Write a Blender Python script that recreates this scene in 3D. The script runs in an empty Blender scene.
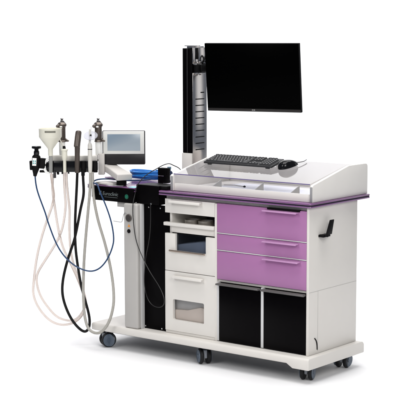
import bpy, bmesh, math, random
from mathutils import Vector, Matrix
random.seed(7)
S = bpy.context.scene
C = S.collection
TH = 0.662                                   # yaw of the swivelled instrument rack
FLOOR = -0.125
V3 = Vector

# ------------------------------------------------------------------ materials
def mat(name, col, rough=.45, metal=0., spec=.5, var=.0, vscale=40., bump=0., bscale=300., rvar=.0, trans=0., ior=1.45, coat=0.):
    m = bpy.data.materials.new(name); m.use_nodes = True
    nt = m.node_tree; b = nt.nodes['Principled BSDF']
    b.inputs['Base Color'].default_value = (*col, 1)
    b.inputs['Roughness'].default_value = rough
    b.inputs['Metallic'].default_value = metal
    b.inputs['Specular IOR Level'].default_value = spec
    b.inputs['Transmission Weight'].default_value = trans
    b.inputs['IOR'].default_value = ior
    b.inputs['Coat Weight'].default_value = coat
    tc = nt.nodes.new('ShaderNodeTexCoord')
    if var or rvar:
        n = nt.nodes.new('ShaderNodeTexNoise'); n.inputs['Scale'].default_value = vscale
        n.inputs['Detail'].default_value = 6; n.inputs['Roughness'].default_value = .6
        nt.links.new(tc.outputs['Object'], n.inputs['Vector'])
        if var:
            r = nt.nodes.new('ShaderNodeValToRGB')
            r.color_ramp.elements[0].position = .3; r.color_ramp.elements[1].position = .7
            r.color_ramp.elements[0].color = (*[max(0, c*(1-var)) for c in col], 1)
            r.color_ramp.elements[1].color = (*[min(1, c*(1+var)) for c in col], 1)
            nt.links.new(n.outputs['Fac'], r.inputs['Fac']); nt.links.new(r.outputs['Color'], b.inputs['Base Color'])
        if rvar:
            mr = nt.nodes.new('ShaderNodeMapRange')
            mr.inputs['To Min'].default_value = max(.02, rough-rvar); mr.inputs['To Max'].default_value = min(1, rough+rvar)
            nt.links.new(n.outputs['Fac'], mr.inputs['Value']); nt.links.new(mr.outputs['Result'], b.inputs['Roughness'])
    if bump:
        n2 = nt.nodes.new('ShaderNodeTexNoise'); n2.inputs['Scale'].default_value = bscale; n2.inputs['Detail'].default_value = 3
        nt.links.new(tc.outputs['Object'], n2.inputs['Vector'])
        bp = nt.nodes.new('ShaderNodeBump'); bp.inputs['Strength'].default_value = bump; bp.inputs['Distance'].default_value = .0006
        nt.links.new(n2.outputs['Fac'], bp.inputs['Height']); nt.links.new(bp.outputs['Normal'], b.inputs['Normal'])
    return m

WHITE = mat('white_lacquer', (.68, .652, .61), .42, spec=.35, var=.015, vscale=9, bump=.12, rvar=.06)
WHITE2 = mat('white_plastic', (.675, .65, .61), .42, spec=.35, var=.015, vscale=14, bump=.08)
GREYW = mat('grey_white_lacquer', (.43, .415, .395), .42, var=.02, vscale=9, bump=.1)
EDGE = mat('pale_edge_band', (.60, .60, .60), .35)
GREY = mat('grey_rail', (.30, .295, .28), .4, var=.08, vscale=30)
PURPLE = mat('purple_lacquer', (.36, .155, .333), .4, spec=.4, var=.025, vscale=6, bump=.1, rvar=.05)
PURPLEH = mat('purple_handle', (.50, .27, .475), .32)
SLABU = mat('purple_worktop_laminate', (.17, .072, .18), .15, spec=.75, var=.06, vscale=12)
SLABL = mat('purple_edge', (.18, .080, .20), .16, spec=.7, var=.06, vscale=12)
SLABD = mat('dark_groove', (.010, .004, .016), .4)
BLACK = mat('black_lacquer', (.0020, .0017, .0020), .38, spec=.04, var=.15, vscale=8, rvar=.08)
BLACKM = mat('black_matt', (.0045, .0042, .0045), .5, spec=.12, var=.2, vscale=30)
BLACKG = mat('black_gloss_plastic', (.005, .005, .006), .16, spec=.35, rvar=.05)
DOORB = mat('black_door', (.0016, .0012, .0016), .30, spec=.05, var=.2, vscale=5, rvar=.1, bump=.08)
SCREEN = mat('switched_off_screen', (.0004, .0004, .0004), .28, spec=.015)
RUBBER = mat('black_rubber', (.007, .007, .008), .55, spec=.35)
WHEEL = mat('blue_grey_wheel_disc', (.085, .11, .145), .4, var=.08, vscale=60)
DGREY = mat('dark_grey_plastic', (.035, .034, .036), .38)
HANDLE = mat('dark_grey_handle', (.10, .095, .092), .35)
TAUPE = mat('taupe_metal', (.085, .068, .058), .34, metal=.35, var=.06, vscale=40, rvar=.05)
GUN = mat('gunmetal', (.115, .095, .082), .26, metal=.7, var=.06, vscale=30, rvar=.05)
CHROME = mat('chrome', (.72, .71, .70), .16, metal=1.)
STEEL = mat('dark_steel', (.20, .19, .185), .22, metal=.8)
BRONZE = mat('brushed_bronze_bar', (.36, .29, .24), .3, metal=.85)
ALU = mat('brushed_aluminium', (.62, .59, .565), .23, metal=1., var=.015, vscale=20)
CREAM = mat('cream_plastic', (.72, .70, .595), .4, var=.02, vscale=20)
HOSEG = mat('grey_hose', (.36, .345, .31), .45, var=.06, vscale=80)
HOSEB = mat('black_hose', (.004, .0035, .0035), .42, spec=.25, var=.1, vscale=80)
BLUEC = mat('navy_cable', (.010, .042, .115), .4)
BLUEB = mat('bright_blue_cable', (.012, .16, .50), .38, var=.15, vscale=60)
PAPER = mat('white_paper', (.86, .86, .90), .7)
PAPERB = mat('pale_blue_card', (.30, .62, .75), .6)
LILAC = mat('lilac_reflection', (.30, .20, .34), .3)  # colour of the purple reflection beneath the arm
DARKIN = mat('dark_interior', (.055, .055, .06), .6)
BEIGEREFL = mat('beige_reflection', (.84, .66, .51), .6, var=.05, vscale=7)  # beige lower part of the door window's reflection, as colour
BOWL = mat('dull_steel', (.42, .39, .35), .35, metal=.7, var=.1, vscale=50)
ORANGE = mat('orange_sticker', (.75, .28, .03), .5)
GREENE = mat('green_emblem', (.004, .085, .05), .4)
LETTER = mat('silver_lettering', (.135, .155, .155), .45)
SPEAK = mat('speaker_mesh', (.07, .058, .052), .5, var=.5, vscale=260)
LED = mat('teal_button', (.02, .35, .36), .4)
KEY = mat('charcoal_key', (.050, .050, .053), .5, spec=.4)
KEYTOP = mat('key_legend_grey', (.5, .5, .51), .5)
WHITEG = mat('white_faceplate', (.86, .86, .83), .3)

def glassy(name, tint, rough=.015, ior=1.49, haze=0., hcol=(.86, .86, .90)):
    """thin clear acrylic sheet: tinted see-through body, Fresnel gloss on top"""
    m = bpy.data.materials.new(name); m.use_nodes = True; nt = m.node_tree
    for n in list(nt.nodes):
        if n.type != 'OUTPUT_MATERIAL': nt.nodes.remove(n)
    out = [n for n in nt.nodes if n.type == 'OUTPUT_MATERIAL'][0]
    tr = nt.nodes.new('ShaderNodeBsdfTransparent'); tr.inputs['Color'].default_value = (*tint, 1)
    gl = nt.nodes.new('ShaderNodeBsdfGlossy'); gl.inputs['Roughness'].default_value = rough
    fr = nt.nodes.new('ShaderNodeFresnel'); fr.inputs['IOR'].default_value = ior
    mx = nt.nodes.new('ShaderNodeMixShader')
    ge = nt.nodes.new('ShaderNodeNewGeometry')      # only the outer face reflects: no false total reflection inside the sheet
    iv = nt.nodes.new('ShaderNodeMath'); iv.operation = 'SUBTRACT'; iv.inputs[0].default_value = 1
    nt.links.new(ge.outputs['Backfacing'], iv.inputs[1])
    mu = nt.nodes.new('ShaderNodeMath'); mu.operation = 'MULTIPLY'
    nt.links.new(fr.outputs['Fac'], mu.inputs[0]); nt.links.new(iv.outputs[0], mu.inputs[1])
    nt.links.new(mu.outputs[0], mx.inputs['Fac']); nt.links.new(tr.outputs[0], mx.inputs[1]); nt.links.new(gl.outputs[0], mx.inputs[2])
    last = mx
    if haze:
        df = nt.nodes.new('ShaderNodeBsdfDiffuse'); df.inputs['Color'].default_value = (*hcol, 1)
        m2 = nt.nodes.new('ShaderNodeMixShader'); m2.inputs['Fac'].default_value = haze
        nt.links.new(mx.outputs[0], m2.inputs[1]); nt.links.new(df.outputs[0], m2.inputs[2]); last = m2
    nt.links.new(last.outputs[0], out.inputs['Surface'])
    return m
ACRYL = glassy('clear_acrylic', (.955, .955, .972), ior=2.05, haze=.0)   # one gloss lobe stands for both faces of the sheet
ACRYLE = mat('violet_acrylic_edge', (.13, .10, .24), .2)
GLASSD = glassy('cupboard_glass', (.85, .87, .9), ior=1.5)
DISC = glassy('clear_disc', (.90, .90, .93), ior=1.3, haze=.40, hcol=(.33, .33, .37))
SIL = mat('translucent_silicone', (.76, .68, .63), .2, trans=.7, ior=1.40)

def screen_mat():
    m = bpy.data.materials.new('lit_blue_grey_screen'); m.use_nodes = True; nt = m.node_tree
    b = nt.nodes['Principled BSDF']; b.inputs['Base Color'].default_value = (.02, .025, .03, 1); b.inputs['Roughness'].default_value = .25
    tc = nt.nodes.new('ShaderNodeTexCoord'); sp = nt.nodes.new('ShaderNodeSeparateXYZ')
    nt.links.new(tc.outputs['Generated'], sp.inputs[0])
    ad = nt.nodes.new('ShaderNodeMath'); ad.operation = 'MULTIPLY_ADD'; ad.inputs[1].default_value = .55
    nt.links.new(sp.outputs['Z'], ad.inputs[0])
    iv = nt.nodes.new('ShaderNodeMath'); iv.operation = 'MULTIPLY'; iv.inputs[1].default_value = -.45
    nt.links.new(sp.outputs['X'], iv.inputs[0]); nt.links.new(iv.outputs[0], ad.inputs[2])
    r = nt.nodes.new('ShaderNodeValToRGB')
    r.color_ramp.elements[0].position = 0.; r.color_ramp.elements[0].color = (.50, .58, .66, 1)
    r.color_ramp.elements[1].position = .5; r.color_ramp.elements[1].color = (.27, .38, .50, 1)
    nt.links.new(ad.outputs[0], r.inputs['Fac']); nt.links.new(r.outputs['Color'], b.inputs['Emission Color'])
    b.inputs['Emission Strength'].default_value = SCREEN_E
    return m
SCREEN_E = .62
LCD = screen_mat()

# ------------------------------------------------------------------ mesh helpers (all take an optional frame F)
I4 = Matrix.Identity(4)
def new(): return bmesh.new()
def box(bm, lo, hi, bev=.0015, F=I4, seg=2):
    lo, hi = V3(lo), V3(hi)
    t = bmesh.new(); bmesh.ops.create_cube(t, size=1)
    for v in t.verts: v.co = V3(((v.co.x+.5)*(hi.x-lo.x)+lo.x, (v.co.y+.5)*(hi.y-lo.y)+lo.y, (v.co.z+.5)*(hi.z-lo.z)+lo.z))
    bev = min(bev, .45*min(hi-lo))
    if bev > 0: bmesh.ops.bevel(t, geom=list(t.edges), offset=bev, segments=seg, affect='EDGES', profile=.5)
    merge(bm, t, F)
def merge(bm, t, F=I4):
    mp = {}
    for v in t.verts: mp[v] = bm.verts.new(F @ v.co)
    for f in t.faces:
        try: bm.faces.new([mp[v] for v in f.verts])
        except ValueError: pass
    t.free()
def prism(bm, poly, axis, a, b, bev=.0015, F=I4, seg=2):
    """poly: 2-D points in the two axes other than axis (cyclic order kept), extruded a..b"""
    t = bmesh.new()
    def mk(p, h):
        return {0: V3((h, p[0], p[1])), 1: V3((p[0], h, p[1])), 2: V3((p[0], p[1], h))}[axis]
    A = [t.verts.new(mk(p, a)) for p in poly]; B = [t.verts.new(mk(p, b)) for p in poly]
    n = len(poly)
    t.faces.new(A); t.faces.new(B)
    for i in range(n): t.faces.new((A[i], A[(i+1) % n], B[(i+1) % n], B[i]))
    bmesh.ops.recalc_face_normals(t, faces=t.faces)
    if bev > 0: bmesh.ops.bevel(t, geom=list(t.edges), offset=bev, segments=seg, affect='EDGES', profile=.5)
    merge(bm, t, F)
def ring_sweep(bm, pts, radii, seg=12, F=I4, caps=True):
    pts = [F @ V3(p) for p in pts]; n = len(pts)
    up = None; rings = []
    for i, p in enumerate(pts):
        t = (pts[min(i+1, n-1)] - pts[max(i-1, 0)])
        if t.length < 1e-9: t = V3((0, 0, 1))
        t.normalize()
        if up is None:
            up = V3((0, 0, 1)) if abs(t.z) < .9 else V3((1, 0, 0))
        up = (up - t*up.dot(t)); up.normalize(); s = t.cross(up)
        r = radii[i] if isinstance(radii, (list, tuple)) else radii
        rings.append([bm.verts.new(p + up*(r*math.cos(2*math.pi*k/seg)) + s*(r*math.sin(2*math.pi*k/seg))) for k in range(seg)])
    for i in range(n-1):
        for k in range(seg):
            bm.faces.new((rings[i][k], rings[i][(k+1) % seg], rings[i+1][(k+1) % seg], rings[i+1][k]))
    if caps: bm.faces.new(rings[0][::-1]); bm.faces.new(rings[-1])
def spline(P, per=7):
    P = [V3(p) for p in P]; out = []
    for i in range(len(P)-1):
        a, b, c, d = P[max(i-1, 0)], P[i], P[i+1], P[min(i+2, len(P)-1)]
        for k in range(per):
            t = k/per
            out.append(.5*((2*b) + (c-a)*t + (2*a-5*b+4*c-d)*t*t + (3*b-a-3*c+d)*t**3))
    out.append(P[-1]); return out
def smoothpts(P, it=2):
    for _ in range(it):
        P = [P[0]] + [(P[i-1]+P[i]*2+P[i+1])/4 for i in range(1, len(P)-1)] + [P[-1]]
    return P
def tube(bm, P, r, seg=10, F=I4, per=7): ring_sweep(bm, smoothpts(spline(P, per), 4), r, seg, F)
def cyl(bm, a, b, r, r2=None, seg=24, F=I4, bev=.001):
    a, b = V3(a), V3(b); r2 = r if r2 is None else r2
    L = (b-a).length; d = (b-a)/L if L else V3((0, 0, 1)); e = min(bev, .3*L, .5*min(r, r2)) if bev else 0
    if e: ring_sweep(bm, [a, a+d*e*.0001, a+d*e, b-d*e, b-d*e*.0001, b], [max(r-e, 1e-5), r-e*.999, r, r2, r2-e*.999, max(r2-e, 1e-5)], seg, F)
    else: ring_sweep(bm, [a, b], [r, r2], seg, F)
def lathe(bm, prof, c, seg=36, F=I4):
    """closed loop of (radius, z) turned about the vertical through c"""
    c = V3(c); rings = []
    for r, z in prof:
        rings.append([bm.verts.new(F @ (c + V3((r*math.cos(2*math.pi*k/seg), r*math.sin(2*math.pi*k/seg), z)))) for k in range(seg)])
    n = len(prof)
    for i in range(n-1):
        for k in range(seg):
            bm.faces.new((rings[i][k], rings[i][(k+1) % seg], rings[i+1][(k+1) % seg], rings[i+1][k]))
def ellipsoid(bm, c, r, F=I4, seg=20):
    t = bmesh.new(); bmesh.ops.create_uvsphere(t, u_segments=seg, v_segments=seg//2, radius=1)
    for v in t.verts: v.co = V3((v.co.x*r[0]+c[0], v.co.y*r[1]+c[1], v.co.z*r[2]+c[2]))
    merge(bm, t, F)

# ------------------------------------------------------------------ object helpers
OFF = {}
def finish(bm, name, m, ang=35):
    bmesh.ops.recalc_face_normals(bm, faces=bm.faces)
    me = bpy.data.meshes.new(name); bm.to_mesh(me); bm.free()
    me.materials.append(m)
    me.shade_smooth(); me.set_sharp_from_angle(angle=math.radians(ang))
    return me
def thing(name, label, cat, loc, rotz=0., group=None, rot=None):
    o = bpy.data.objects.new(name, None); C.objects.link(o)
    o.empty_display_size = .05
    o.location = loc; o.rotation_euler = rot or (0, 0, rotz)
    o['label'] = label; o['category'] = cat
    if group: o['group'] = group
    OFF[o.name] = (Matrix.LocRotScale(V3(loc), o.rotation_euler, None), V3((0, 0, 0)))
    return o
def part(name, bm, m, parent, label=None, ang=35):
    """bm is in world coordinates; the part gets its origin at its middle, under its parent"""
    M, po = OFF[parent.name]; inv = M.inverted()
    for v in bm.verts: v.co = inv @ v.co
    xs = [v.co for v in bm.verts]
    c = V3([(min(p[k] for p in xs)+max(p[k] for p in xs))/2 for k in range(3)])
    for v in bm.verts: v.co -= c
    me = finish(bm, name, m, ang)
    o = bpy.data.objects.new(name, me); C.objects.link(o)
    o.parent = parent; o.location = c - po
    if label: o['label'] = label
    OFF[o.name] = (M, c)
    return o
def single(name, bm, m, label, cat, group=None, ang=35):
    """a thing that is one mesh"""
    xs = [v.co for v in bm.verts]
    c = V3([(min(p[k] for p in xs)+max(p[k] for p in xs))/2 for k in range(3)]); c.z = min(p.z for p in xs)
    for v in bm.verts: v.co -= c
    o = bpy.data.objects.new(name, finish(bm, name, m, ang)); C.objects.link(o); o.location = c
    o['label'] = label; o['category'] = cat
    if group: o['group'] = group
    return o
def bx(*a, **k):
    b = new(); box(b, *a, **k); return b
def text_bm(s, size, F, depth=.0004, shear=0., bold=0.):
    cu = bpy.data.curves.new('lettering', 'FONT'); cu.body = s; cu.size = size; cu.extrude = depth; cu.shear = shear; cu.offset = bold
    ob = bpy.data.objects.new('lettering', cu); C.objects.link(ob)
    dg = bpy.context.evaluated_depsgraph_get()
    me = bpy.data.meshes.new_from_object(ob.evaluated_get(dg))
    bpy.data.objects.remove(ob); bpy.data.curves.remove(cu)
    b = new(); b.from_mesh(me); bpy.data.meshes.remove(me)
    for v in b.verts: v.co = F @ V3((v.co.x, -v.co.z, v.co.y))
    return b

# ------------------------------------------------------------------ the setting: one seamless white studio sweep
def sweep():
    d = V3((-math.sin(TH), math.cos(TH), 0)); s = V3((math.cos(TH), math.sin(TH), 0))
    o = V3((-.55, .2, FLOOR)); R = 1.1; dist = 2.3
    prof = [(-9, 0), (-4, 0), (0, 0), (dist, 0)]
    for k in range(1, 13):
        a = k/12*math.pi/2; prof.append((dist+R*math.sin(a), R-R*math.cos(a)))
    prof += [(dist+R, 2.5), (dist+R, 5.0)]
    b = new(); rows = []
    for p, z in prof:
        rows.append([b.verts.new(o+d*p+s*w+V3((0, 0, z))) for w in (-3.2, -1, 1, 3.2)])
    for i in range(len(rows)-1):
        for k in range(3): b.faces.new((rows[i][k], rows[i][k+1], rows[i+1][k+1], rows[i+1][k]))
    me = finish(b, 'floor', mat('white_studio_sweep', (.84, .84, .845), .75, spec=.25, var=.006, vscale=3), 60)
    ob = bpy.data.objects.new('floor', me); C.objects.link(ob); ob['kind'] = 'structure'
sweep()

# ------------------------------------------------------------------ the cart
cart = thing('treatment_cart', 'wide white and purple wheeled medical treatment cart with drawers, black doors and left pillar', 'medical cart', (-.62, .2, FLOOR))
H = .700
# base plate: long thin plate, thicker bevelled foot along its right end
b = new()
t = bmesh.new()
P = [(-1.335, 0), (.032, 0), (.032, -.057), (-.060, -.057), (-.094, -.037), (-1.335, -.037)]
A = [t.verts.new((p[0], -.046, p[1])) for p in P]; B = [t.verts.new((p[0], .445, p[1])) for p in P]
t.faces.new(A); t.faces.new(B)
for i in range(6): t.faces.new((A[i], A[(i+1) % 6], B[(i+1) % 6], B[i]))
bmesh.ops.recalc_face_normals(t, faces=t.faces)
back = [e for e in t.edges if all(v.co.y > .4 and v.co.z > -.001 for v in e.verts)]
bmesh.ops.bevel(t, geom=back, offset=.020, segments=5, affect='EDGES', profile=.5)
front = [e for e in t.edges if all(v.co.y < 0 and v.co.z > -.001 for v in e.verts)]
bmesh.ops.bevel(t, geom=front, offset=.012, segments=3, affect='EDGES', profile=.5)
sharp = [e for e in t.edges if len(e.link_faces) == 2 and e.calc_face_angle() > .6]
bmesh.ops.bevel(t, geom=sharp, offset=.005, segments=3, affect='EDGES', profile=.5)
merge(b, t)
part('base_plate', b, WHITE, cart)

part('added_shadow_panel', bx((-1.325, -.036, -.0392), (-.10, .435, -.0372), 0), mat('added_shadow_dark', (.05, .05, .055), .6), cart)  # added dark sheet, out of sight, deepening the shadow under the base
# carcass
b = new()
box(b, (-.0135, .0, .001), (.0, .418, H-.001), .0012)                     # right side, front edge shows as a pale strip
box(b, (-.5535, .0005, .001), (-.5405, .41, H-.02), .001)                 # divider between white and purple stacks
box(b, (-.852, .02, .001), (-.838, .41, H-.02), .001)                     # left side
box(b, (-.837, .398, .002), (-.014, .409, H-.03), .001)                   # back
box(b, (-.837, .02, .002), (-.554, .39, .016), .001)                      # floors
box(b, (-.540, .02, .002), (-.014, .39, .012), .001)
box(b, (-.8365, .012, .515), (-.554, .39, .546), .001)                    # shelf floor of the open niche
box(b, (-.8365, .02, .612), (-.554, .39, .622), .001)                     # niche top
box(b, (-.8365, .02, .308), (-.554, .39, .322), .001)
box(b, (-.540, .012, .296), (-.014, .39, .3075), .001)                    # rail over the black doors
box(b, (-.868, .003, .001), (-.554, .02, .0145), .001)                    # plinth
part('cabinet_body', b, WHITE, cart)
part('top_rail', bx((-.866, .012, .6845), (-.0135, .03, .7), .001), GREY, cart)
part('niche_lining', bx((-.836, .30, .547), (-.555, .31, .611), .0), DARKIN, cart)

def bar_handle(x0, x1, z, m, parent, depth=.022, h=.012, y=-.0005, lip=.004):
    """folded strip: flange on the front and a projecting lip"""
    b = new()
    prism(b, [(y, z), (y-depth, z-.002), (y-depth, z-lip-.002), (y-depth+.004, z-lip), (y, z-lip)], 0, x0, x1, .0008)
    return part('handle', b, m, parent)

# purple drawers
for i, (z0, z1, hx) in enumerate(((.5400, .6825, (-.253, -.058)), (.4560, .5335, (-.253, -.058)), (.3105, .4495, (-.251, -.048)))):
    d = part('drawer', bx((-.5395, .001, z0), (-.0145, .019, z1), .0015), PURPLE, cart,
             ('deep top purple drawer', 'shallow middle purple drawer', 'bottom purple drawer')[i])
    bar_handle(hx[0], hx[1], z1-.0075 if i == 0 else z1-.006, PURPLEH, d, depth=.026, lip=.005)
    if i == 0:   # finger recess behind the handle
        part('finger_recess', bx((-.240, -.0008, z1-.006), (-.052, .0105, z1+.0035), .0005), BLACKM, d)
for z in (.5357, .4517): part('drawer_edge_strip', bx((-.5395, -.0010, z), (-.0145, .015, z+.0039), .0008), EDGE, cart)

# black doors with dark grey bar handles and the pale stile between
for x0, x1 in ((-.5285, -.2765), (-.2600, -.0155)):
    d = part('cupboard_door', bx((x0, .003, .004), (x1, .020, .2905), .0015), DOORB, cart)
    b = new()
    prism(b, [(.002, .2935), (-.022, .2915), (-.024, .2845), (-.018, .2825), (.002, .2845)], 0, x0-.004, x1-.002, .001)
    part('handle', b, HANDLE, d)
for x0, x1 in ((-.2755, -.2610), (-.5400, -.5295)): part('door_stile', bx((x0, .001, .004), (x1, .02, .296), .001), EDGE, cart)

# white stack: drawer, open niche with lip, notched drawer, glazed door
d = part('drawer', bx((-.867, .0, .613), (-.5545, .019, .683), .0015), WHITE2, cart, 'white top drawer')
b = new(); prism(b, [(-.0005, .680), (-.024, .678), (-.026, .666), (-.020, .665), (-.018, .672), (-.0005, .673)], 0, -.826, -.630, .001); part('handle', b, WHITE2, d)
part('shelf_lip', bx((-.8745, -.006, .5475), (-.5565, .02, .5655), .004, seg=3), WHITE2, cart)
b = new()
prism(b, [(-.868, .3215), (-.5515, .3215), (-.5515, .5095), (-.609, .5095), (-.609, .424), (-.803, .424), (-.803, .5095), (-.868, .5095)], 1, .0, .018, .0012)
d = part('notched_drawer', b, WHITE2, cart, 'white drawer with a dark notched window')
b = new(); cyl(b, (-.832, -.012, .4245), (-.606, -.012, .4245), .0048, seg=14)
for x in (-.80, -.64): cyl(b, (x, .002, .4245), (x, -.010, .4245), .003, seg=10)
part('handle', b, BRONZE, d)
pane = part('notch_glass', bx((-.8025, .014, .4245), (-.6095, .0165, .509), .0), GLASSD, d)
b = new()
box(b, (-.836, .20, .325), (-.555, .21, .513), 0); box(b, (-.836, .022, .3235), (-.555, .2, .33), 0)
box(b, (-.8365, .0195, .4), (-.8325, .2, .513), 0)
part('drawer_interior', b, DARKIN, d)
b = new(); prism(b, [(-.832, .332), (-.558, .332), (-.558, .492), (-.70, .470), (-.832, .448)], 1, .026, .15, .003)  # slate block, top slanted to imitate the diagonal reflection in the glass
part('notch_reflection', b, mat('slate_reflection', (.15, .17, .21), .7, var=.1, vscale=12), d)
# glazed door: frame of four rails round a rounded opening
def frame_plate(b, X0, X1, Z0, Z1, x0, x1, z0, z1, y0, y1, r=.008, n=6):
    def loop(rr, xa, xb, za, zb):
        L = []
        for cx, cz, s in ((xb-rr, zb-rr, 0), (xa+rr, zb-rr, 1), (xa+rr, za+rr, 2), (xb-rr, za+rr, 3)):
            for k in range(n+1):
                a = (s + k/n)*math.pi/2; L.append((cx+rr*math.cos(a), cz+rr*math.sin(a)))
        return L
    o, i = loop(.0015, X0, X1, Z0, Z1), loop(r, x0, x1, z0, z1)
    oi = loop(.001, X0+.001, X1-.001, Z0+.001, Z1-.001)
    rings = [[b.verts.new((p[0], y, p[1])) for p in L] for L, y in ((o, y1), (o, y0+.001), (oi, y0), (i, y0), (i, y1))]
    N = len(o)
    for a in range(5):
        A, B = rings[a], rings[(a+1) % 5]
        for k in range(N): b.faces.new((A[k], A[(k+1) % N], B[(k+1) % N], B[k]))
b = new(); frame_plate(b, -.869, -.5515, .0155, .3185, -.8185, -.6205, .0735, .1775, .0, .018)
d = part('cupboard_door', b, WHITE2, cart, 'white door with a small rounded window')
b = new(); prism(b, [(-.0005, .301), (-.022, .299), (-.024, .288), (-.018, .287), (-.016, .293), (-.0005, .294)], 0, -.808, -.620, .001); part('handle', b, WHITE2, d)
part('window_pane', bx((-.824, .0125, .068), (-.615, .0150, .183), 0), GLASSD, d)
part('reflection_lining', bx((-.8365, .034, .017), (-.5545, .040, .306), 0), mat('greige_reflection', (.52, .47, .41), .6, var=.06, vscale=7), d)  # set close behind the glass, toned as the reflection's grey upper part
b = new(); prism(b, [(-.836, .062), (-.555, .062), (-.555, .142), (-.66, .148), (-.74, .126), (-.836, .120)], 1, .020, .033, .001)  # sloped beige block imitates the lower part of the glass reflection
part('reflection_insert', b, BEIGEREFL, d)

# worktop: two purple layers with a dark groove, notched for the junction box
def slab(b, z0, z1, ins, bev):
    e = ins
    prism(b, [(-1.415+e, .06), (-1.400+e, .006+e), (-1.375, -.012+e), (-1.06, -.012+e), (-1.06, .125), (-.902+e, .125), (-.905+e, .004+e), (-.895+e, -.016+e),
              (.012-e, -.016+e), (.018-e, -.010+e), (.018-e, .502-e), (.010-e, .51-e), (-1.40+e, .51-e), (-1.415+e, .50-e)], 2, z0, z1, bev)
b = new(); slab(b, .7130, .7215, 0, .0040); wt = part('worktop', b, SLABU, cart)
b = new(); slab(b, .7081, .7129, .0016, 0); part('groove_strip', b, SLABD, wt)
b = new(); slab(b, .7004, .7080, .0, .0036); part('lower_layer', b, SLABL, wt)

# console tray: two profiled cheeks, low front, back, floor
def cheek(b, x0, x1):
    P = [(.02, .7225), (.02, .7945), (.026, .803)]
    P += [(.322, .8695), (.332, .872), (.484, .872), (.496, .868), (.502, .858), (.502, .7225)]
    prism(b, P, 0, x0, x1, .002)
b = new()
cheek(b, -.012, .004); cheek(b, -.848, -.830)
box(b, (-.8295, .030, .7225), (-.0125, .040, .7590), .0015)
box(b, (-.8295, .488, .7225), (-.0125, .499, .862), .0015)
box(b, (-.8295, .041, .7225), (-.0125, .487, .7345), .001)
prism(b, [(.041, .735), (.041, .754), (.050, .748), (.070, .7352)], 0, -.829, -.013, .0)
con = part('console_tray', b, mat('warm_white_tray', (.74, .715, .675), .42, spec=.35, var=.015, vscale=12, bump=.08), cart)
GREYD = mat('grey_divider', (.44, .43, .405), .45)
for x in (-.60, -.345, -.135):
    b = new(); prism(b, [(.0415, .7580), (.115, .786), (.115, .736), (.0415, .7560)], 0, x-.002, x+.002, .0004)
    part('divider', b, GREYD, con)
for x0, x1 in ((-.0105, .0025), (-.8465, -.8315)): part('cheek_edge_shade', bx((x0, .0186, .7245), (x1, .0205, .7950), .0004), mat('grey_edge_shade', (.27, .27, .275), .4), con)  # grey strips paint the shade on the cheeks' front edges
b = new()
box(b, (-.8295, .0285, .7600), (-.0125, .0325, .8035), .0)
part('clear_front_strip', b, ACRYL, con)
SL = .0643/.307
def lidz(y): return .8085+(min(y, .331)-.024)*SL if y < .331 else .8728
b = new()
prism(b, [(.024, .8085), (.331, .8728), (.486, .8728), (.486, .8688), (.332, .8688), (.024, .8045)], 0, -.8295, -.0125, .0)
lid = part('clear_lid', b, ACRYL, con)
b = new()
box(b, (-.8295, .0215, .8043), (-.0125, .0235, .8087), .0003)
part('lid_edge', b, ACRYLE, con)

# pillar on the left, rounded corners
b = new()
prism(b, [(-1.115, -.035), (-1.022, -.035), (-1.022, .030), (-1.115, .030)], 2, .0005, .6445, .010, seg=4)
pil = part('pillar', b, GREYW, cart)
Fp = Matrix.Translation((-1.076, -.0355, 0))
b = new(); cyl(b, (0, 0, .571), (0, -.006, .571), .0195, seg=32, F=Fp, bev=.003); dial = part('speaker_dial', b, SPEAK, pil)
b = new()
for k in range(-3, 4):
    hw = math.sqrt(max(0, .016**2-(k*.0045)**2)); box(b, (-hw, -.0072, .571+k*.0045-.0006), (hw, -.0058, .571+k*.0045+.0006), 0, F=Fp)
part('grille_bar', b, DGREY, dial)
b = new(); prism(b, [(-.0085, .525), (.0085, .525), (0, .5395)], 1, -.0010, -.0003, 0, F=Fp); part('warning_triangle', b, ORANGE, pil)
b = new(); cyl(b, (0, 0, .5035), (0, -.004, .5035), .0105, seg=24, F=Fp); cyl(b, (0, -.0035, .5035), (0, -.009, .5035), .0065, seg=20, F=Fp); part('socket', b, BLACKM, pil)
part('pillar_trim', bx((-1.0215, -.012, .0008), (-1.0185, .016, .644), .0008), EDGE, cart)

# black service panel and junction box
sp = part('service_panel', bx((-1.0275, .018, .001), (-.8555, .032, .642), .0015), BLACK, cart)
for x, z in ((-1.0135, .013), (-.905, .011), (-.987, .628), (-.912, .628)):
    b = new(); cyl(b, (x, .0175, z), (x, .0145, z), .004, seg=14); part('screw', b, CHROME, sp)
part('junction_box', bx((-1.057, .0, .6435), (-.908, .120, .741), .003, seg=3), BLACK, cart)
b = new(); box(b, (-.9072, .012, .7225), (-.868, .118, .741), .002); part('box_side_flange', b, BLACKM, cart)
b = new(); cyl(b, (-.949, -.0005, .652), (-.949, -.014, .650), .0042, seg=14); part('cable_gland', b, CHROME, cart)

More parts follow.
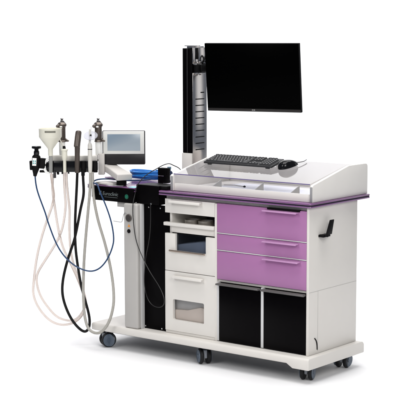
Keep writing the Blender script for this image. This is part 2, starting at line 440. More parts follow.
# black control panel with lettering
b = new()
prism(b, [(-1.345, .660), (-1.328, .6445), (-1.0585, .6445), (-1.0585, .7185), (-1.345, .7185)], 1, -.0210, -.0130, .0025)
box(b, (-1.335, -.0135, .648), (-1.060, .050, .6985), .001)
cp = part('control_panel', b, BLACK, cart)
b = text_bm('Euroclinic', .0270, Matrix.Translation((-1.268, -.0213, .6740)), shear=.12)
part('lettering', b, LETTER, cp)
b = new()
P = [(-1.291, .6735)]
for k in range(3): P += [(-1.275, .6735+k*.0085), (-1.275, .6775+k*.0085)] + ([(-1.287, .6775+k*.0085), (-1.287, .682+k*.0085)] if k < 2 else [(-1.291, .6945)])
prism(b, P, 1, -.0218, -.0209, 0)
part('logo_mark', b, LETTER, cp)
part('underline', bx((-1.255, -.0218, .6645), (-1.165, -.0209, .6663), 0), LETTER, cp)
b = new(); cyl(b, (-1.103, -.0209, .676), (-1.103, -.0226, .676), .0125, seg=28); em = part('emblem', b, GREENE, cp)
b = new()
prism(b, [(-1.111, .671), (-1.105, .685), (-1.101, .679), (-1.096, .683), (-1.099, .669)], 1, -.0233, -.0225, 0)
part('emblem_leaf', b, mat('pale_green', (.008, .14, .08), .4), em)
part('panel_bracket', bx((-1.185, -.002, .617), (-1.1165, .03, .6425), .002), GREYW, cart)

# cable hook on the right cheek
b = new()
prism(b, [(.0005, .556), (.0005, .568), (.046, .570), (.046, .559)], 1, .084, .094, .001)
b2 = new()
box(b, (.0005, .076, .556), (.030, .134, .567), .001)
prism(b, [(.098, .566), (.144, .566), (.163, .633), (.132, .633)], 0, .026, .032, .0006)
part('cable_hook', b, BLACKM, cart)
b = new(); tube(b, [(.0012, .050, .078), (.0022, .062, .066), (.0022, .070, .045), (.0012, .073, .020)], .0028, 8); part('cable_grommet', b, BLACKM, cart)
b = new(); box(b, (.0001, .077, .012), (.0006, .0785, .300), 0); box(b, (.0001, .004, .300), (.0006, .415, .3013), 0)
part('panel_seam', b, mat('seam_grey', (.42, .41, .39), .6), cart)

# casters
CASTG = mat('caster_grey', (.20, .215, .24), .35, var=.1, vscale=50)
def caster(x, y, rz):
    F = Matrix.Translation((x, y, FLOOR)) @ Matrix.Rotation(rz, 4, 'Z')
    R = .039
    top = -.0375-FLOOR if x < -.1 else -.0575-FLOOR
    b = new(); cyl(b, (0, .0, .066), (0, 0, top), .011, seg=20, F=F)
    box(b, (-.0095, -.030, .030), (.0095, .030, .074 if x < -.1 else top-.003), .006, F=F)
    c = part('caster', b, CASTG, cart)
    for s in (-1, 1):
        b = new(); x0, x1 = s*.0105, s*.0285
        cyl(b, (x0, 0, R), (x1, 0, R), R, seg=40, F=F, bev=.004)
        w = part('wheel', b, RUBBER, c)
        b = new(); cyl(b, (x1, 0, R), (x1+s*.0030, 0, R), R*.86, seg=40, F=F, bev=.0022)
        cyl(b, (x1+s*.0028, 0, R), (x1+s*.0042, 0, R), R*.30, seg=24, F=F, bev=.001)
        part('hub_cap', b, WHEEL, w)
caster(-1.258, -.004, -.15+TH-1.05)
caster(-.624, .006, TH+.62+math.pi-.35)
caster(-.036, .048, .32)
caster(-.036, .358, .25)

# ------------------------------------------------------------------ monitor column and monitor
col = thing('monitor_stand', 'tall square black and grey metal post rising behind the left end of the clear tray', 'stand', (-.962, .362, .7215))
b = new(); box(b, (-.996, .302, .884), (-.9335, .420, 1.424), .002); part('column_body', b, BLACK, col)
part('front_ridge', bx((-.9655, .2995, .886), (-.9625, .3018, 1.422), .0005), DGREY, col)
def slotted(b):
    box(b, (-.9330, .304, .735), (-.9295, .420, 1.298), .001)
b = new(); slotted(b); box(b, (-.9330, .304, 1.345), (-.9295, .325, 1.428), .001); box(b, (-.9330, .352, 1.345), (-.9295, .420, 1.428), .001); box(b, (-.9330, .3255, 1.345), (-.9295, .3515, 1.368), .0008)
sd = part('side_plate', b, ALU, col)
for k in range(9):
    z = .8985+k*.0327
    part('slot', bx((-.9298, .325, z), (-.9288, .399, z+.0052), .0003), BLACKM, sd)
part('slot', bx((-.9298, .368, 1.193), (-.9288, .398, 1.199), .0003), BLACKM, sd)
part('cable_channel', bx((-.9329, .326, 1.3685), (-.9312, .351, 1.424), .0003), BLACKM, col)
b = new(); box(b, (-.975, .312, 1.4245), (-.9325, .40, 1.434), .001); box(b, (-.985, .305, 1.4345), (-.912, .345, 1.4385), .0008); part('cap', b, ALU, col)
part('foot_block', bx((-1.0, .298, .722), (-.9345, .424, .8835), .002), WHITE2, col)
b = new(); box(b, (-.9294, .312, 1.299), (-.905, .335, 1.344), .002); box(b, (-.9294, .336, 1.303), (-.895, .424, 1.340), .003); part('clamp', b, BLACKM, col)
b = new()
box(b, (-.9294, .306, 1.340), (-.908, .352, 1.3455), .001); box(b, (-.9294, .310, 1.2935), (-.905, .37, 1.2995), .001)
cyl(b, (-.921, .330, 1.2995), (-.921, .330, 1.3405), .0055, seg=14)
for y, z in ((.325, 1.348), (.345, 1.352), (.326, 1.291), (.350, 1.289)): cyl(b, (-.918, y, z-.003), (-.918, y, z+.003), .0065, seg=6)
part('clamp_bracket', b, ALU, col)
b = new(); tube(b, [(-.924, .372, 1.345), (-.915, .38, 1.365), (-.915, .395, 1.385), (-.92, .405, 1.372), (-.924, .405, 1.350)], .005, 10); part('clamp_lever', b, BLACKM, col)

mon = thing('monitor', 'large black flat screen monitor, switched off, hung from the tall post above the keyboard', 'monitor', (-.509, .25, 1.284), rot=(.113, -.002, .221))
FM = OFF[mon.name][0]; mw, mh = .2525, .1695
b = new()
box(b, (-mw, -.004, -mh), (mw, .014, mh), .002, F=FM)
box(b, (-.17, .0135, -.11), (.17, .045, .11), .010, F=FM)
ms = part('housing', b, BLACKG if False else BLACKM, mon)
part('screen', bx((-mw+.0025, -.0052, -mh+.0165), (mw-.0025, -.0041, mh-.0025), .0003, F=FM), SCREEN, mon)
part('lower_bezel', bx((-mw+.003, -.0062, -mh+.0015), (mw-.003, -.0042, -mh+.0145), .0008, F=FM), mat('bezel_sheen', (.020, .018, .017), .35, spec=.3), mon)
b = new(); box(b, (-.009, -.0068, -mh+.006), (-.003, -.0062, -mh+.0115), 0, F=FM); box(b, (-.001, -.0068, -mh+.006), (.008, -.0062, -mh+.0115), .001, F=FM)
part('badge', b, mat('badge_grey', (.25, .25, .24), .4), mon)
b = new(); ring_sweep(b, [(-.8948, .378, 1.321), (-.80, .42, 1.315), (-.62, .40, 1.30), (-.535, .335, 1.288)], .016, 16)
cyl(b, (-.535, .335, 1.288), (-.523, .298, 1.285), .035, seg=24)
part('mount_arm', b, BLACKM, mon)

# ------------------------------------------------------------------ on the lid: keyboard, mouse; inside: papers, instrument
ang = math.atan(SL)
kb = thing('keyboard', 'black computer keyboard lying on the sloping clear lid below the monitor', 'keyboard', (-.558, .240, lidz(.240)+.0062), rot=(ang, 0, -.012))
kb.scale = (.952, .82, .85); OFF[kb.name] = (Matrix.LocRotScale(kb.location, kb.rotation_euler, kb.scale), V3((0, 0, 0)))
FK = OFF[kb.name][0]
b = new()
prism(b, [(-.066, .004), (-.064, .012), (.066, .020), (.070, .017), (.070, .006), (-.062, .0008)], 0, -.222, .222, .002, F=FK, seg=3)
part('case', b, mat('charcoal_case', (.022, .022, .024), .45, spec=.35), kb)
for x in (-.19, .19):
    for y in (-.052, .056): part('foot', bx((x-.012, y-.006, -.0066), (x+.012, y+.006, .0035), .001, F=FK), RUBBER, kb)
def keymesh(w):
    bm = new(); d = .0155
    for i in range(1): pass
    lo = [(-w/2, -d/2, 0), (w/2, -d/2, 0), (w/2, d/2, 0), (-w/2, d/2, 0)]
    hi = [(-w/2+.0022, -d/2+.002, .0072), (w/2-.0022, -d/2+.002, .0072), (w/2-.0022, d/2-.0028, .0072), (-w/2+.0022, d/2-.0028, .0072)]
    A = [bm.verts.new(p) for p in lo]; B = [bm.verts.new(p) for p in hi]
    bm.faces.new(A[::-1]); top = bm.faces.new(B)
    for i in range(4): bm.faces.new((A[i], A[(i+1) % 4], B[(i+1) % 4], B[i]))
    # small legend on the cap
    L = [bm.verts.new((x, y, .0074)) for x, y in ((-.0034, .0), (.0002, .0), (.0002, .0036), (-.0034, .0036))]
    lf = bm.faces.new(L)
    me = finish(bm, 'key', KEY); me.materials.append(KEYTOP); me.polygons[len(me.polygons)-1].material_index = 1
    return me
KM = {}
def key(x, y, w):
    w = round(w, 4)
    if w not in KM: KM[w] = keymesh(w)
    o = bpy.data.objects.new('key', KM[w]); C.objects.link(o); o.parent = kb
    o.location = (x, y, .0125+(y+.066)*.0615); o.rotation_euler = (.061, 0, 0)
P_ = .0187
rows = [(.053, [1]*13), (.031, [1]*13+[1.7]), (.0125, [1.5]+[1]*12+[1.2]), (-.006, [1.8]+[1]*11+[1.9]), (-.0245, [2.3]+[1]*10+[2.4]), (-.043, [1.4, 1.1, 1.2, 5.6, 1.2, 1.1, 1.1, 2.0])]
for y, ws in rows:
    x = -.214; tot = sum(ws); sc = .275/(tot*P_)
    for w in ws:
        key(x+w*P_*sc/2, y, w*P_*sc-.0018); x += w*P_*sc
    n = 3
    if y not in (-.006,):
        for k in range(3):
            if y == -.0245 and k != 1: continue
            key(.076+k*.0187, y, .0168)
    for k in range(4): 
        if y > .05 and k > 2: continue
        key(.144+k*.0187, y, .0168)

mo = thing('mouse', 'glossy black computer mouse on the clear lid right of the keyboard', 'mouse', (-.286, .240, lidz(.240)+.001), rot=(ang, 0, -.30))
FMo = OFF[mo.name][0]
def mouse_mesh(b, F):
    rings = []; n = 22
    for i in range(n+1):
        t = -1+2*i/n; y = t*.056
        k = max(0., 1-abs(t)**2.6)**.5
        w = .033*k*(1-.10*t); hgt = .036*k*(1-.28*t-.18*t*t)
        ring = []
        for j in range(17):
            a = math.pi*j/16
            ring.append(b.verts.new(F @ V3((w*math.copysign(abs(math.cos(a))**.8, math.cos(a)), y, .002+hgt*abs(math.sin(a))**.75))))
        rings.append(ring)
    for i in range(n):
        for j in range(16): b.faces.new((rings[i][j], rings[i][j+1], rings[i+1][j+1], rings[i+1][j]))
        b.faces.new((rings[i][0], rings[i+1][0], rings[i+1][16], rings[i][16]))
    bmesh.ops.remove_doubles(b, verts=b.verts, dist=1e-5)
b = new(); mouse_mesh(b, FMo); part('shell', b, BLACKG, mo, ang=60)
b = new(); cyl(b, (-.0035, .034, .0165), (.0035, .034, .0165), .0065, seg=20, F=FMo); part('scroll_wheel', b, DGREY, mo)
b = new(); tube(b, [(0, .05, .009), (.004, .075, .006), (.002, .10, .004), (-.01, .125, .004)], .0016, 8, F=FMo); part('cord', b, BLACKM, mo)

b = new(); prism(b, [(-.70, .13), (-.12, .135), (-.12, .40), (-.68, .40)], 2, .7360, .7372, 0)
single('paper_sheet', b, PAPER, 'white paper sheet lying under the clear lid', 'paper')
fz = .7925
ins = thing('forceps', 'slim steel forceps with a black tip resting under the clear front lid', 'forceps', (-.46, .06, .762))
b = new()
ring_sweep(b, [(-.545, .064, .7655), (-.48, .060, .7690), (-.42, .055, .7665)], [.0022, .0020, .0030], 8)
ring_sweep(b, [(-.545, .064, .7658), (-.48, .069, .7700), (-.42, .060, .7680)], [.0022, .0020, .0030], 8)
part('blade', b, CHROME, ins)
b = new(); ellipsoid(b, (-.415, .057, .7675), (.007, .005, .005)); part('tip', b, BLACKM, ins)
# bowls in the niche
for i, x in enumerate((-.752, -.667)):
    b = new()
    lathe(b, [(.0001, .0), (.030, .0), (.036, .006), (.038, .024), (.038, .032), (.0365, .032), (.035, .023), (.033, .009), (.0001, .006)], (x, .075, .5465), 32)
    single('bowl', b, BOWL, ('left of the two steel bowls in the open niche', 'right of the two steel bowls in the open niche')[i], 'bowl', 'steel bowls in the open niche')

# ------------------------------------------------------------------ on the worktop
b = new(); box(b, (-1.081, .199, .722), (-1.026, .235, .808), .003)
st = thing('battery_pack', 'upright black box with a silver line, standing behind the black junction box', 'box', (-1.053, .217, .722))
part('case', b, BLACK, st); part('silver_line', bx((-1.079, .1978, .766), (-1.040, .1992, .769), .0003), CHROME, st)
bt = thing('bottle', 'small dark bottle with a white label between black box and clear tray', 'bottle', (-1.074, .285, .722))
b = new(); lathe(b, [(.0001, 0), (.018, 0), (.0195, .003), (.0195, .052), (.014, .062), (.008, .066), (.008, .072), (.0001, .072)], (-1.074, .285, .722), 24); part('body', b, mat('dark_blue_glass', (.01, .02, .06), .15), bt)
b = new(); lathe(b, [(.0199, .016), (.0201, .0165), (.0201, .041), (.0199, .0415)], (-1.074, .285, .722), 24); part('label_band', b, PAPER, bt)
b = new(); lathe(b, [(.0001, .0722), (.0105, .0722), (.0105, .085), (.0001, .086)], (-1.074, .285, .722), 20); part('cap', b, mat('blue_cap', (.08, .16, .22), .4), bt)
# coil of blue cable
pts = []
for k in range(5*22+6):
    a = k/22*2*math.pi; q = k/110
    pts.append((-1.275+.105*math.cos(a)*(1-.10*math.sin(k*.37)), .345+.060*math.sin(a)*(1+.14*math.sin(k*.21)), .728+.008*q*5+.003*math.sin(a*1.5+k*.1)))
b = new(); ring_sweep(b, smoothpts([V3(p) for p in pts], 1), .0052, 8)
single('cable_coil', b, BLUEB, 'bundle of bright blue cable coiled on the worktop behind the white arm', 'cable')
b = new(); prism(b, [(-1.345, .03), (-1.235, -.006), (-1.165, .02), (-1.26, .20), (-1.36, .18)], 2, .7222, .7236, 0)
b2 = bx((-1.335, .0, .7237), (-1.215, .075, .7365), .003, F=Matrix.Translation((0, 0, 0)))
single('paper_note', b, PAPER, 'white paper note lying on the left end of the worktop', 'paper')
single('white_card_box', b2, WHITE2, 'flat white card box on the worktop under the white arm', 'box')
b = new(); prism(b, [(-1.105, -.006), (-1.062, -.006), (-1.062, .05), (-1.12, .045)], 2, .7222, .7230, 0)
single('blue_card', b, PAPERB, 'pale blue card at the worktop edge beside the junction box', 'card')
b = new(); box(b, (-1.045, .15, .7222), (-.93, .33, .7300), .002); single('grey_folder', b, mat('pale_lilac_board', (.66, .62, .70), .5), 'pale lilac flat folder on the worktop under the black box', 'folder')
b = new()
BC = [(-.862, .135, .799), (-.868, .115, .825), (-.8785, .08, .842), (-.8893, .06, .8514), (-.9119, .04, .8435), (-.9429, .03, .8253), (-.9808, .02, .8041), (-1.0037, 0, .7815), (-1.0253, -.010, .7556), (-1.0335, -.02, .7356), (-1.043, -.025, .6947), (-1.0425, -.042, .6443), (-1.038, -.046, .5679), (-1.0237, -.043, .4645), (-.9951, -.03, .3826), (-.952, -.02, .3051), (-.8972, -.012, .2343), (-.8681, -.012, .1815), (-.8683, -.012, .1457), (-.898, -.01, .1267), (-.9443, -.008, .1314), (-.9773, -.006, .1584), (-.9969, -.004, .2025), (-1.003, -.004, .2637), (-.9886, -.008, .373), (-.9611, -.012, .4676), (-.9484, -.016, .5551), (-.948, -.016, .630), (-.949, -.012, .649)]
tube(b, BC, .0023, 8)
single('thin_black_cable', b, mat('thin_black_cable', (.010, .0095, .0095), .35), 'thin black cable arching over the black box and looping down the black panel', 'cable')
b = new(); tube(b, [(-1.182, -.035, .547), (-1.15, -.036, .5455), (-1.126, -.036, .5455), (-1.120, -.036, .556), (-1.112, -.036, .583), (-1.103, -.0365, .597), (-1.094, -.0362, .590)], .0016, 8, per=5)
single('grey_wire', b, mat('grey_wire', (.22, .22, .22), .4), 'thin grey wire sticking out left from the pillar dial', 'wire')

# ------------------------------------------------------------------ swivelled instrument rack (frame: u right, w toward the viewer, z up)
FR = Matrix.Translation((-1.406, -.1, .822)) @ Matrix.Rotation(TH, 4, 'Z')
def L(u, off, z): return (u, -off, z)            # local rack coordinates
def W(u, off, z): return tuple(FR @ V3(L(u, off, z)))
rack = thing('instrument_rack', 'black rail with a white arm carrying the hanging instruments left of the cart', 'instrument rack', W(0, 0, -.032), TH)
b = new(); prism(b, [(-.128, -.030), (-.134, -.02), (-.134, .012), (-.124, .0255), (.124, .0255), (.1315, .014), (.1315, -.024), (.126, -.032), (-.12, -.032)], 1, -.004, .032, .003, F=FR)
rail = part('rail', b, BLACKG, rack)
for u in (-.107, -.038, .030, .0595, .094, .120):
    b = new(); cyl(b, L(u, .004, -.033), L(u, .004, .0262), .0125, seg=20, F=FR); part('socket_collar', b, BLACKM, rail)
for u, z, r in ((-.074, -.046, .006), (-.078, -.040, .004), (-.019, -.042, .004), (-.052, -.043, .0045)):
    b = new(); cyl(b, L(u, -.012, -.03), L(u, -.012, z), r, seg=14, F=FR); part('peg', b, BLACKM, rail)
b = new(); box(b, L(-.125, -.034, .012), L(.128, -.085, .0515), .006, F=FR, seg=3) if False else box(b, (-.125, .034, .012), (.128, .085, .0515), .006, F=FR, seg=3)
part('tray', b, WHITE2, rack)
# white end ring around the camera seat
b = new()
ring_sweep(b, [L(-.118+.0*k, .012-.0*k, 0) for k in range(0)] or [L(-.118, .010, .040), L(-.134, .012, .030), L(-.142, .012, .008), L(-.141, .012, -.016), L(-.130, .010, -.034), L(-.110, .008, -.037)], [.006, .007, .008, .008, .007, .005], 12, F=FR)
part('end_loop', b, WHITEG, rack)
# white swing arm sloping to the pivot on the worktop
b = new()
A0, A1 = V3(W(.140, -.055, .03)), V3((-1.105, .02, .770))
prism(b, [(.132, -.05), (.165, -.05), (.165, .060), (.132, .060)], 1, .034, .080, .004, F=FR)
def arm(b, a, c, w0, h0, w1, h1):
    d = (c-a).normalized(); s = d.cross(V3((0, 0, 1))).normalized(); n = s.cross(d)
    t = bmesh.new(); vs = []
    for p, w_, h_ in ((a, w0, h0), (a.lerp(c, .3), w0*.95, h0), (c, w1, h1)):
        vs.append([t.verts.new(p+s*(i*w_/2)+n*(j*h_/2)) for i, j in ((-1, -1), (1, -1), (1, 1), (-1, 1))])
    for k in range(2):
        for i in range(4): t.faces.new((vs[k][i], vs[k][(i+1) % 4], vs[k+1][(i+1) % 4], vs[k+1][i]))
    t.faces.new(vs[0][::-1]); t.faces.new(vs[2])
    bmesh.ops.recalc_face_normals(t, faces=t.faces)
    bmesh.ops.bevel(t, geom=list(t.edges), offset=.006, segments=3, affect='EDGES', profile=.5)
    merge(b, t)
arm(b, V3((-1.302, .075, .806)), V3((-1.128, -.005, .772)), .075, .036, .085, .034)
part('swing_arm', b, mat('warm_white_arm', (.52, .495, .47), .45, spec=.2, var=.02, vscale=12), rack)
b = new(); cyl(b, (-1.195, .045, .7235), (-1.195, .045, .775), .026, seg=28); part('pivot', b, BLACKM, rack)
b = new(); box(b, (-1.27, .0, .757), (-1.20, .06, .7625), .002, F=Matrix.Translation((-.02, .02, .0))); part('arm_reflection', b, LILAC, rack)  # lilac plate stands in for the purple reflection beneath the arm

# touch display on the same arm
td = thing('touch_display', 'small black and white touch display with a blue grey screen beside the rack', 'display', W(.264, -.055, .0), TH)
FD = FR @ Matrix.Translation((.264, .055, .0895))
b = new(); box(b, (-.1115, .0, -.0885), (.1115, .030, .0885), .006, F=FD, seg=3); part('casing', b, DGREY, td)
part('faceplate', bx((-.1070, -.0018, -.0335), (.1070, .004, .0855), .003, F=FD, seg=3), mat('ivory_faceplate', (.66, .66, .63), .3), td)
part('screen', bx((-.0845, -.0030, -.0160), (.0860, -.0019, .0700), .0004, F=FD), LCD, td)
part('lower_bezel', bx((-.1095, -.0030, -.0870), (.1095, .003, -.0355), .002, F=FD), mat('charcoal_bezel', (.015, .0135, .015), .4, spec=.3, var=.15, vscale=200), td)
b = new(); cyl(b, (-.135, .012, -.066), (-.108, .012, -.066), .006, seg=14, F=FD); box(b, (-.03, .031, -.082), (.03, .05, .02), .004, F=FD)
part('bracket', b, BLACKM, td)
b = new(); ring_sweep(b, [tuple(FD @ V3((-.03, .042, -.06))), tuple(FD @ V3((-.09, .05, -.083)))], [.012, .014], 14); part('support_stub', b, WHITE2, td)

# ---- instruments
def inst(name, label, cat, u, off, z): return thing(name, label, cat, W(u, off, z), TH)
# funnel
fu = inst('funnel', 'cream plastic funnel on a clear stem at the left end of the rack', 'funnel', -.1075, .014, -.03)
b = new()
lathe(b, [(.0115, .0535), (.0125, .060), (.0125, .088), (.055, .1455), (.0585, .152), (.0585, .190), (.060, .1945), (.057, .1950), (.0555, .190), (.0555, .153), (.052, .147), (.0095, .089), (.0085, .0535), (.0115, .0535)], L(-.1085, .014, 0), 44, F=FR)
part('cone', b, CREAM, fu)
b = new()
for k in range(9):
    a0, a1 = [math.radians(-112+q*6.2) for q in (k, k+1)]
    for rr in (0,):
        p = [(-.1085+R_*math.cos(a), -.014+R_*math.sin(a)) for R_, a in ((.0583, a0), (.0592, a0), (.0592, a1), (.0583, a1))]
        prism(b, p, 2, .1760, .1850, 0, F=FR)
part('rim_shading', b, mat('olive_grey_shading', (.16, .155, .125), .5), fu)  # olive strip paints the funnel's inside shading as colour
b = new(); cyl(b, L(-.1085, .014, -.032), L(-.1075, .014, .058), .0098, seg=24, F=FR); part('stem', b, mat('smoky_clear_stem', (.42, .42, .40), .25, trans=.35), fu)
def hose(parent, name, m, r, loops):
    for P in loops:
        b = new(); tube(b, [W(*p) for p in P], r, 12, per=6); part(name, b, m, parent)
def lp(pts, o0, o1):
    n = len(pts); return [(u, o0+(o1-o0)*i/(n-1), z) for i, (u, z) in enumerate(pts)]
tA = [(-.1093, -.0314), (-.1026, -.099), (-.0959, -.1667), (-.1177, -.2397), (-.1394, -.2972), (-.1723, -.4021), (-.1948, -.5021), (-.2068, -.5972), (-.2131, -.6608), (-.1985, -.7192), (-.1628, -.7777), (-.1164, -.8204), (-.0643, -.8365), (-.0118, -.8286), (.0305, -.7993), (.0519, -.7567), (.0568, -.7049), (.0443, -.658), (.0114, -.5731), (-.0189, -.5043), (-.0493, -.441), (-.0691, -.3725), (-.0836, -.2937), (-.0952, -.2047), (-.1050, -.1263), (-.1004, -.0431)]
tB = [(-.0442, -.0335), (-.043, -.1273), (-.0389, -.2057), (-.0506, -.2948), (-.0698, -.3632), (-.1074, -.4316), (-.1555, -.5055), (-.1931, -.569), (-.1966, -.622), (-.1794, -.6858), (-.1437, -.7445), (-.0973, -.7979), (-.0451, -.8194), (.0021, -.8168), (.0389, -.778), (.06, -.7204), (.04, -.6458), (.0046, -.5501), (-.0152, -.4706), (-.022, -.3913), (-.0235, -.3123), (-.0208, -.2335), (-.0290, -.1549), (-.0350, -.0765), (-.0340, -.0348)]
hose(fu, 'hose', SIL, .0065, [lp(tA, .004, -.016)])
b = new(); cyl(b, L(-.090, .004, -.028), L(-.090, .003, -.062), .0075, seg=16, F=FR); part('connector', b, DGREY, fu)
# suction handle
su = inst('suction_handle', 'cream suction handle with a black tip and thin bent rod, right of the funnel', 'handpiece', -.0365, .014, -.03)
b = new(); lathe(b, [(.0001, -.032), (.0085, -.032), (.0085, .028), (.0125, .036), (.0145, .050), (.0150, .078), (.0185, .082), (.0185, .088), (.010, .090), (.0001, .090)], L(-.0365, .014, 0), 28, F=FR); part('body', b, CREAM, su)
b = new(); cyl(b, L(-.0375, .014, .0895), L(-.0390, .014, .1045), .0085, .007, seg=18, F=FR); part('tip', b, BLACKM, su)
b = new(); tube(b, [W(-.042, .014, .098), W(-.050, .012, .118), W(-.059, .010, .137), W(-.064, .009, .150)], .0035, 10); part('rod', b, mat('pale_rod', (.55, .53, .47), .4), su)
hose(su, 'hose', SIL, .0065, [lp(tB, -.024, -.052)])
# taupe handpiece
hp = inst('air_handpiece', 'taupe metal handpiece with a thick angled head in the middle of the rack', 'handpiece', .028, .014, -.03)
b = new(); ring_sweep(b, [L(.0275, .014, -.034), L(.0275, .014, .0), L(.029, .014, .06), L(.0300, .014, .100), L(.0315, .016, .112)], [.0125, .0125, .0135, .0145, .013], 22, F=FR); part('grip', b, TAUPE, hp)
b = new(); ring_sweep(b, [L(.0285, .030, .101), L(.0290, .0285, .1025), L(.0340, .016, .150), L(.0365, .010, .174), L(.0370, .009, .181), L(.0372, .0085, .1840)], [.0145, .0165, .0165, .0160, .0130, .006], 24, F=FR); part('head', b, TAUPE, hp)
kA = [(.027, -.0322), (.0221, -.1258), (.0137, -.2564), (.0111, -.3717), (.0151, -.4559), (.0279, -.5562), (.0424, -.641), (.0624, -.7154), (.0798, -.7899), (.0791, -.8433), (.0604, -.87), (.0292, -.8566), (-.0121, -.8058), (-.0451, -.7312), (-.0597, -.6568), (-.0506, -.572), (-.0231, -.4717), (.0067, -.3875), (.026, -.3035), (.0427, -.2198), (.0592, -.1467), (.0575, -.0738), (.0564, -.0323)]
hose(hp, 'hose', HOSEB, .0072, [lp(kA, .004, .012)])
b = new(); cyl(b, L(.0570, .012, -.02), L(.0570, .012, -.050), .0095, seg=16, F=FR); part('connector', b, BLACKM, hp)
# mirror handpiece with clear disc
mi = inst('mirror_handpiece', 'white handpiece with a clear round disc near the right end of the rack', 'handpiece', .095, .014, -.03)
b = new(); lathe(b, [(.0001, -.034), (.0095, -.034), (.0115, .0), (.0118, .106), (.0105, .112), (.006, .122), (.005, .150), (.004, .190), (.0001, .190)], L(.0945, .014, 0), 26, F=FR); part('grip', b, mat('warm_grey_grip', (.62, .60, .55), .35), mi)
b = new(); lathe(b, [(.0119, .086), (.0124, .086), (.0124, .0895), (.0119, .0895)], L(.0945, .014, 0), 26, F=FR); part('ring', b, BLACKM, mi)
b = new(); cyl(b, L(.1, .0200, .157), L(.1, .0216, .1594), .036, seg=56, F=FR, bev=0)
part('disc', b, DISC, mi)
b = new(); ellipsoid(b, L(.1005, .0230, .160), (.0048, .003, .0048), F=FR); part('pin', b, BLACKM, mi)
b = new(); ring_sweep(b, [L(.0975, .018, .118), L(.1005, .018, .160), L(.1020, .018, .206)], [.0035, .003, .0022], 10, F=FR); part('rod', b, mat('clear_white_rod', (.72, .72, .72), .3), mi)
gA = [(0.0959, 0.0141, -0.0303), (0.0922, 0.0144, -0.1236), (0.0806, 0.0153, -0.238), (0.066, 0.0173, -0.3841), (0.0571, 0.0218, -0.4988), (0.0527, 0.0302, -0.6185), (0.0541, 0.0443, -0.695), (0.0601, 0.0645, -0.7701), (0.0796, 0.089, -0.8336), (0.1175, 0.1136, -0.8547), (0.1552, 0.1321, -0.8428), (0.1922, 0.139, -0.7916), (0.213, 0.1321, -0.7199), (0.2165, 0.1136, -0.6609), (0.2089, 0.089, -0.5818), (0.1902, 0.0645, -0.4815), (0.1639, 0.0443, -0.3802), (0.1355, 0.0302, -0.2882), (0.1153, 0.0218, -0.1904), (0.108, 0.016, -0.1131), (0.1064, 0.016, -0.0301)]
hose(mi, 'hose', HOSEG, .0075, [gA])
# two spray guns standing on the tray
for u, lab, g in ((-.0555, 'metal spray bottle with chrome knob on the tray behind the cream funnel', 0), (.1325, 'metal spray bottle with chrome knob behind the clear disc', 1)):
    s = inst('spray_bottle', lab, 'spray bottle', u, -.06, .0517); s['group'] = 'metal spray bottles on the rack'
    Fg = FR @ Matrix.Translation(L(u, -.06, 0))
    b = new(); lathe(b, [(.0001, .120), (.0205, .120), (.0215, .124), (.0185, .128), (.0185, .192), (.0200, .199), (.0240, .203), (.0245, .211), (.019, .219), (.010, .224), (.0001, .225)], (0, 0, 0), 32, F=Fg)
    part('body', b, GUN, s)
    b = new(); prism(b, [(.010, .1205), (.034, .1205), (.037, .126), (.022, .136), (.010, .150)], 1, -.009, .009, .002, F=Fg); part('foot', b, GUN, s)
    b = new(); cyl(b, (-.012, -.012, .207), (-.024, -.020, .199), .0095, seg=20, F=Fg, bev=.002); part('nozzle', b, TAUPE, s)
    b = new(); lathe(b, [(.0001, .0517), (.0155, .0517), (.0165, .060), (.0165, .1195), (.0001, .1195)], (0, 0, 0), 28, F=Fg); part('holder_cup', b, WHITEG, s)
    b = new(); cyl(b, (0, 0, .222), (0, 0, .231), .0085, seg=18, F=Fg); cyl(b, (0, 0, .2312), (0, 0, .2345), .0060, seg=18, F=Fg); cyl(b, (0, 0, .2347), (0, 0, .2425), .0078, seg=18, F=Fg, bev=.003)
    ring_sweep(b, [(.0, 0, .232), (.010, -.004, .226), (.015, -.006, .217), (.016, -.006, .208)], .0032, 10, F=Fg)
    part('knob', b, STEEL, s)
    b = new(); cyl(b, (-.003, -.0185, .196), (-.003, -.0195, .204), .0075, seg=16, F=Fg); part('valve', b, WHITEG, s)
# endoscope camera
cam_ = inst('endoscope_camera', 'black endoscope camera with a teal buttoned label and flat top disc at the rack end', 'camera', -.185, .01, -.05)
b = new()
ring_sweep(b, [L(-.1915, .010, -.052), L(-.190, .010, -.040), L(-.188, .010, -.020), L(-.186, .010, .000), L(-.184, .010, .022), L(-.182, .010, .050), L(-.181, .010, .058)], [.0085, .011, .017, .0215, .0225, .0215, .015], 24, F=FR)
cyl(b, L(-.155, .004, -.012), L(-.150, .004, .040), .022, seg=24, F=FR, bev=.004)
cyl(b, L(-.207, .008, -.020), L(-.209, .008, .028), .0105, seg=20, F=FR, bev=.003)
box(b, (-.168, -.006, -.034), (-.118, .016, -.022), .003, F=FR)
part('body', b, BLACKM, cam_)
b = new(); lathe(b, [(.0001, .058), (.013, .058), (.0145, .064), (.0145, .076), (.011, .080), (.011, .088), (.022, .091), (.0245, .093), (.0245, .102), (.022, .104), (.0001, .104)], L(-.181, .010, 0), 32, F=FR); part('coupler', b, BLACKG, cam_)
b = new(); cyl(b, L(-.178, .024, .066), L(-.178, .0265, .066), .007, seg=16, F=FR); part('lock_dial', b, DGREY, cam_)
FL = FR @ Matrix.Translation(L(-.190, .0345, .024)) @ Matrix.Rotation(.06, 4, 'Y')
lb = part('button_label', bx((-.0105, -.0012, -.020), (.0105, .004, .020), .001, F=FL), WHITEG, cam_)
for i in (-1, 1):
    for j in (-1, 1):
        b = new(); cyl(b, (i*.0048, -.0011, j*.0055-.001), (i*.0048, -.0025, j*.0055-.001), .0033, seg=14, F=FL); part('button', b, LED, lb)
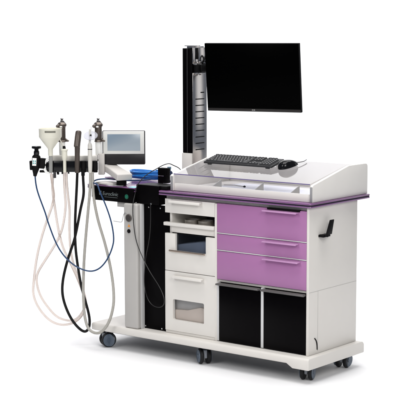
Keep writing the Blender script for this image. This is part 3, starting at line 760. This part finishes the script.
bl = [(-0.1909, 0.01, -0.0459), (-0.1816, 0.0126, -0.1235), (-0.1413, 0.0195, -0.2372), (-0.1255, 0.0294, -0.288), (-0.0845, 0.0413, -0.396), (-0.0377, 0.0537, -0.4673), (0.0247, 0.0656, -0.5177), (0.0924, 0.0755, -0.5385), (0.1447, 0.0824, -0.5202), (0.1866, 0.085, -0.4677), (0.213, 0.085, -0.4001), (0.2161, 0.085, -0.3482), (0.204, 0.085, -0.2757), (0.1792, 0.085, -0.1981), (0.1493, 0.085, -0.126), (0.1324, 0.06, -0.0875)]
P = [W(*q) for q in bl]
P += [(-1.318, -.040, .735), (-1.314, -.020, .748), (-1.295, .015, .752), (-1.262, .050, .750), (-1.235, .10, .742), (-1.215, .18, .735), (-1.20, .28, .733)]
b = new(); tube(b, P, .0040, 10); part('cable', b, BLUEC, cam_)

# ------------------------------------------------------------------ light: softboxes and a dim studio
w = bpy.data.worlds.new('World'); S.world = w; w.use_nodes = True
w.node_tree.nodes['Background'].inputs['Color'].default_value = (.62, .74, 1.0, 1)
w.node_tree.nodes['Background'].inputs['Strength'].default_value = .15
def softbox(name, loc, target, sx, sy, power, col=(1, .985, .965)):
    l = bpy.data.lights.new(name, 'AREA'); l.shape = 'RECTANGLE'; l.size = sx; l.size_y = sy; l.energy = power; l.color = col
    o = bpy.data.objects.new(name, l); C.objects.link(o); o.location = loc
    o.rotation_euler = (V3(target)-V3(loc)).to_track_quat('-Z', 'Y').to_euler()
    return o
softbox('overhead_softbox', (-.35, -.5, 5.6), (-.6, .2, 0), 4.4, 4.4, 345)
softbox('front_softbox', (3.0, -2.4, 2.6), (-.4, .1, .5), 1.6, 1.6, 92)
softbox('left_softbox', (-.9, -4.1, 2.9), (-.7, .1, .5), 1.6, 1.6, 68)
softbox('post_reflection_softbox', (1.75, 3.6, 1.72), (-.9, .3, 1.2), 1.3, 1.9, 8)  # lamp added out of frame for the bright-to-dark reflection on the post
softbox('backdrop_softbox', (-1.5, 1.2, 3.6), (-2.4, 2.6, .6), 4.0, 1.2, 110, (1, 1, 1))

# ------------------------------------------------------------------ camera
cd = bpy.data.cameras.new('camera'); co = bpy.data.objects.new('camera', cd); C.objects.link(co)
co.location = (3.58710256, -5.34817064, 1.51419502)
co.rotation_euler = (Matrix.Rotation(.66211025, 3, 'Z') @ Matrix.Rotation(1.44351234, 3, 'X') @ Matrix.Rotation(-.00132, 3, 'Z')).to_euler()
cd.sensor_width = 36; cd.sensor_fit = 'HORIZONTAL'; cd.lens = 1402.476/420*36
cd.clip_start = .1; cd.clip_end = 200
S.camera = co
S.view_settings.view_transform = 'Standard'; S.view_settings.look = 'None'; S.view_settings.gamma = 1; S.view_settings.exposure = -0.13
S.cycles.max_bounces = 10; S.cycles.transparent_max_bounces = 16
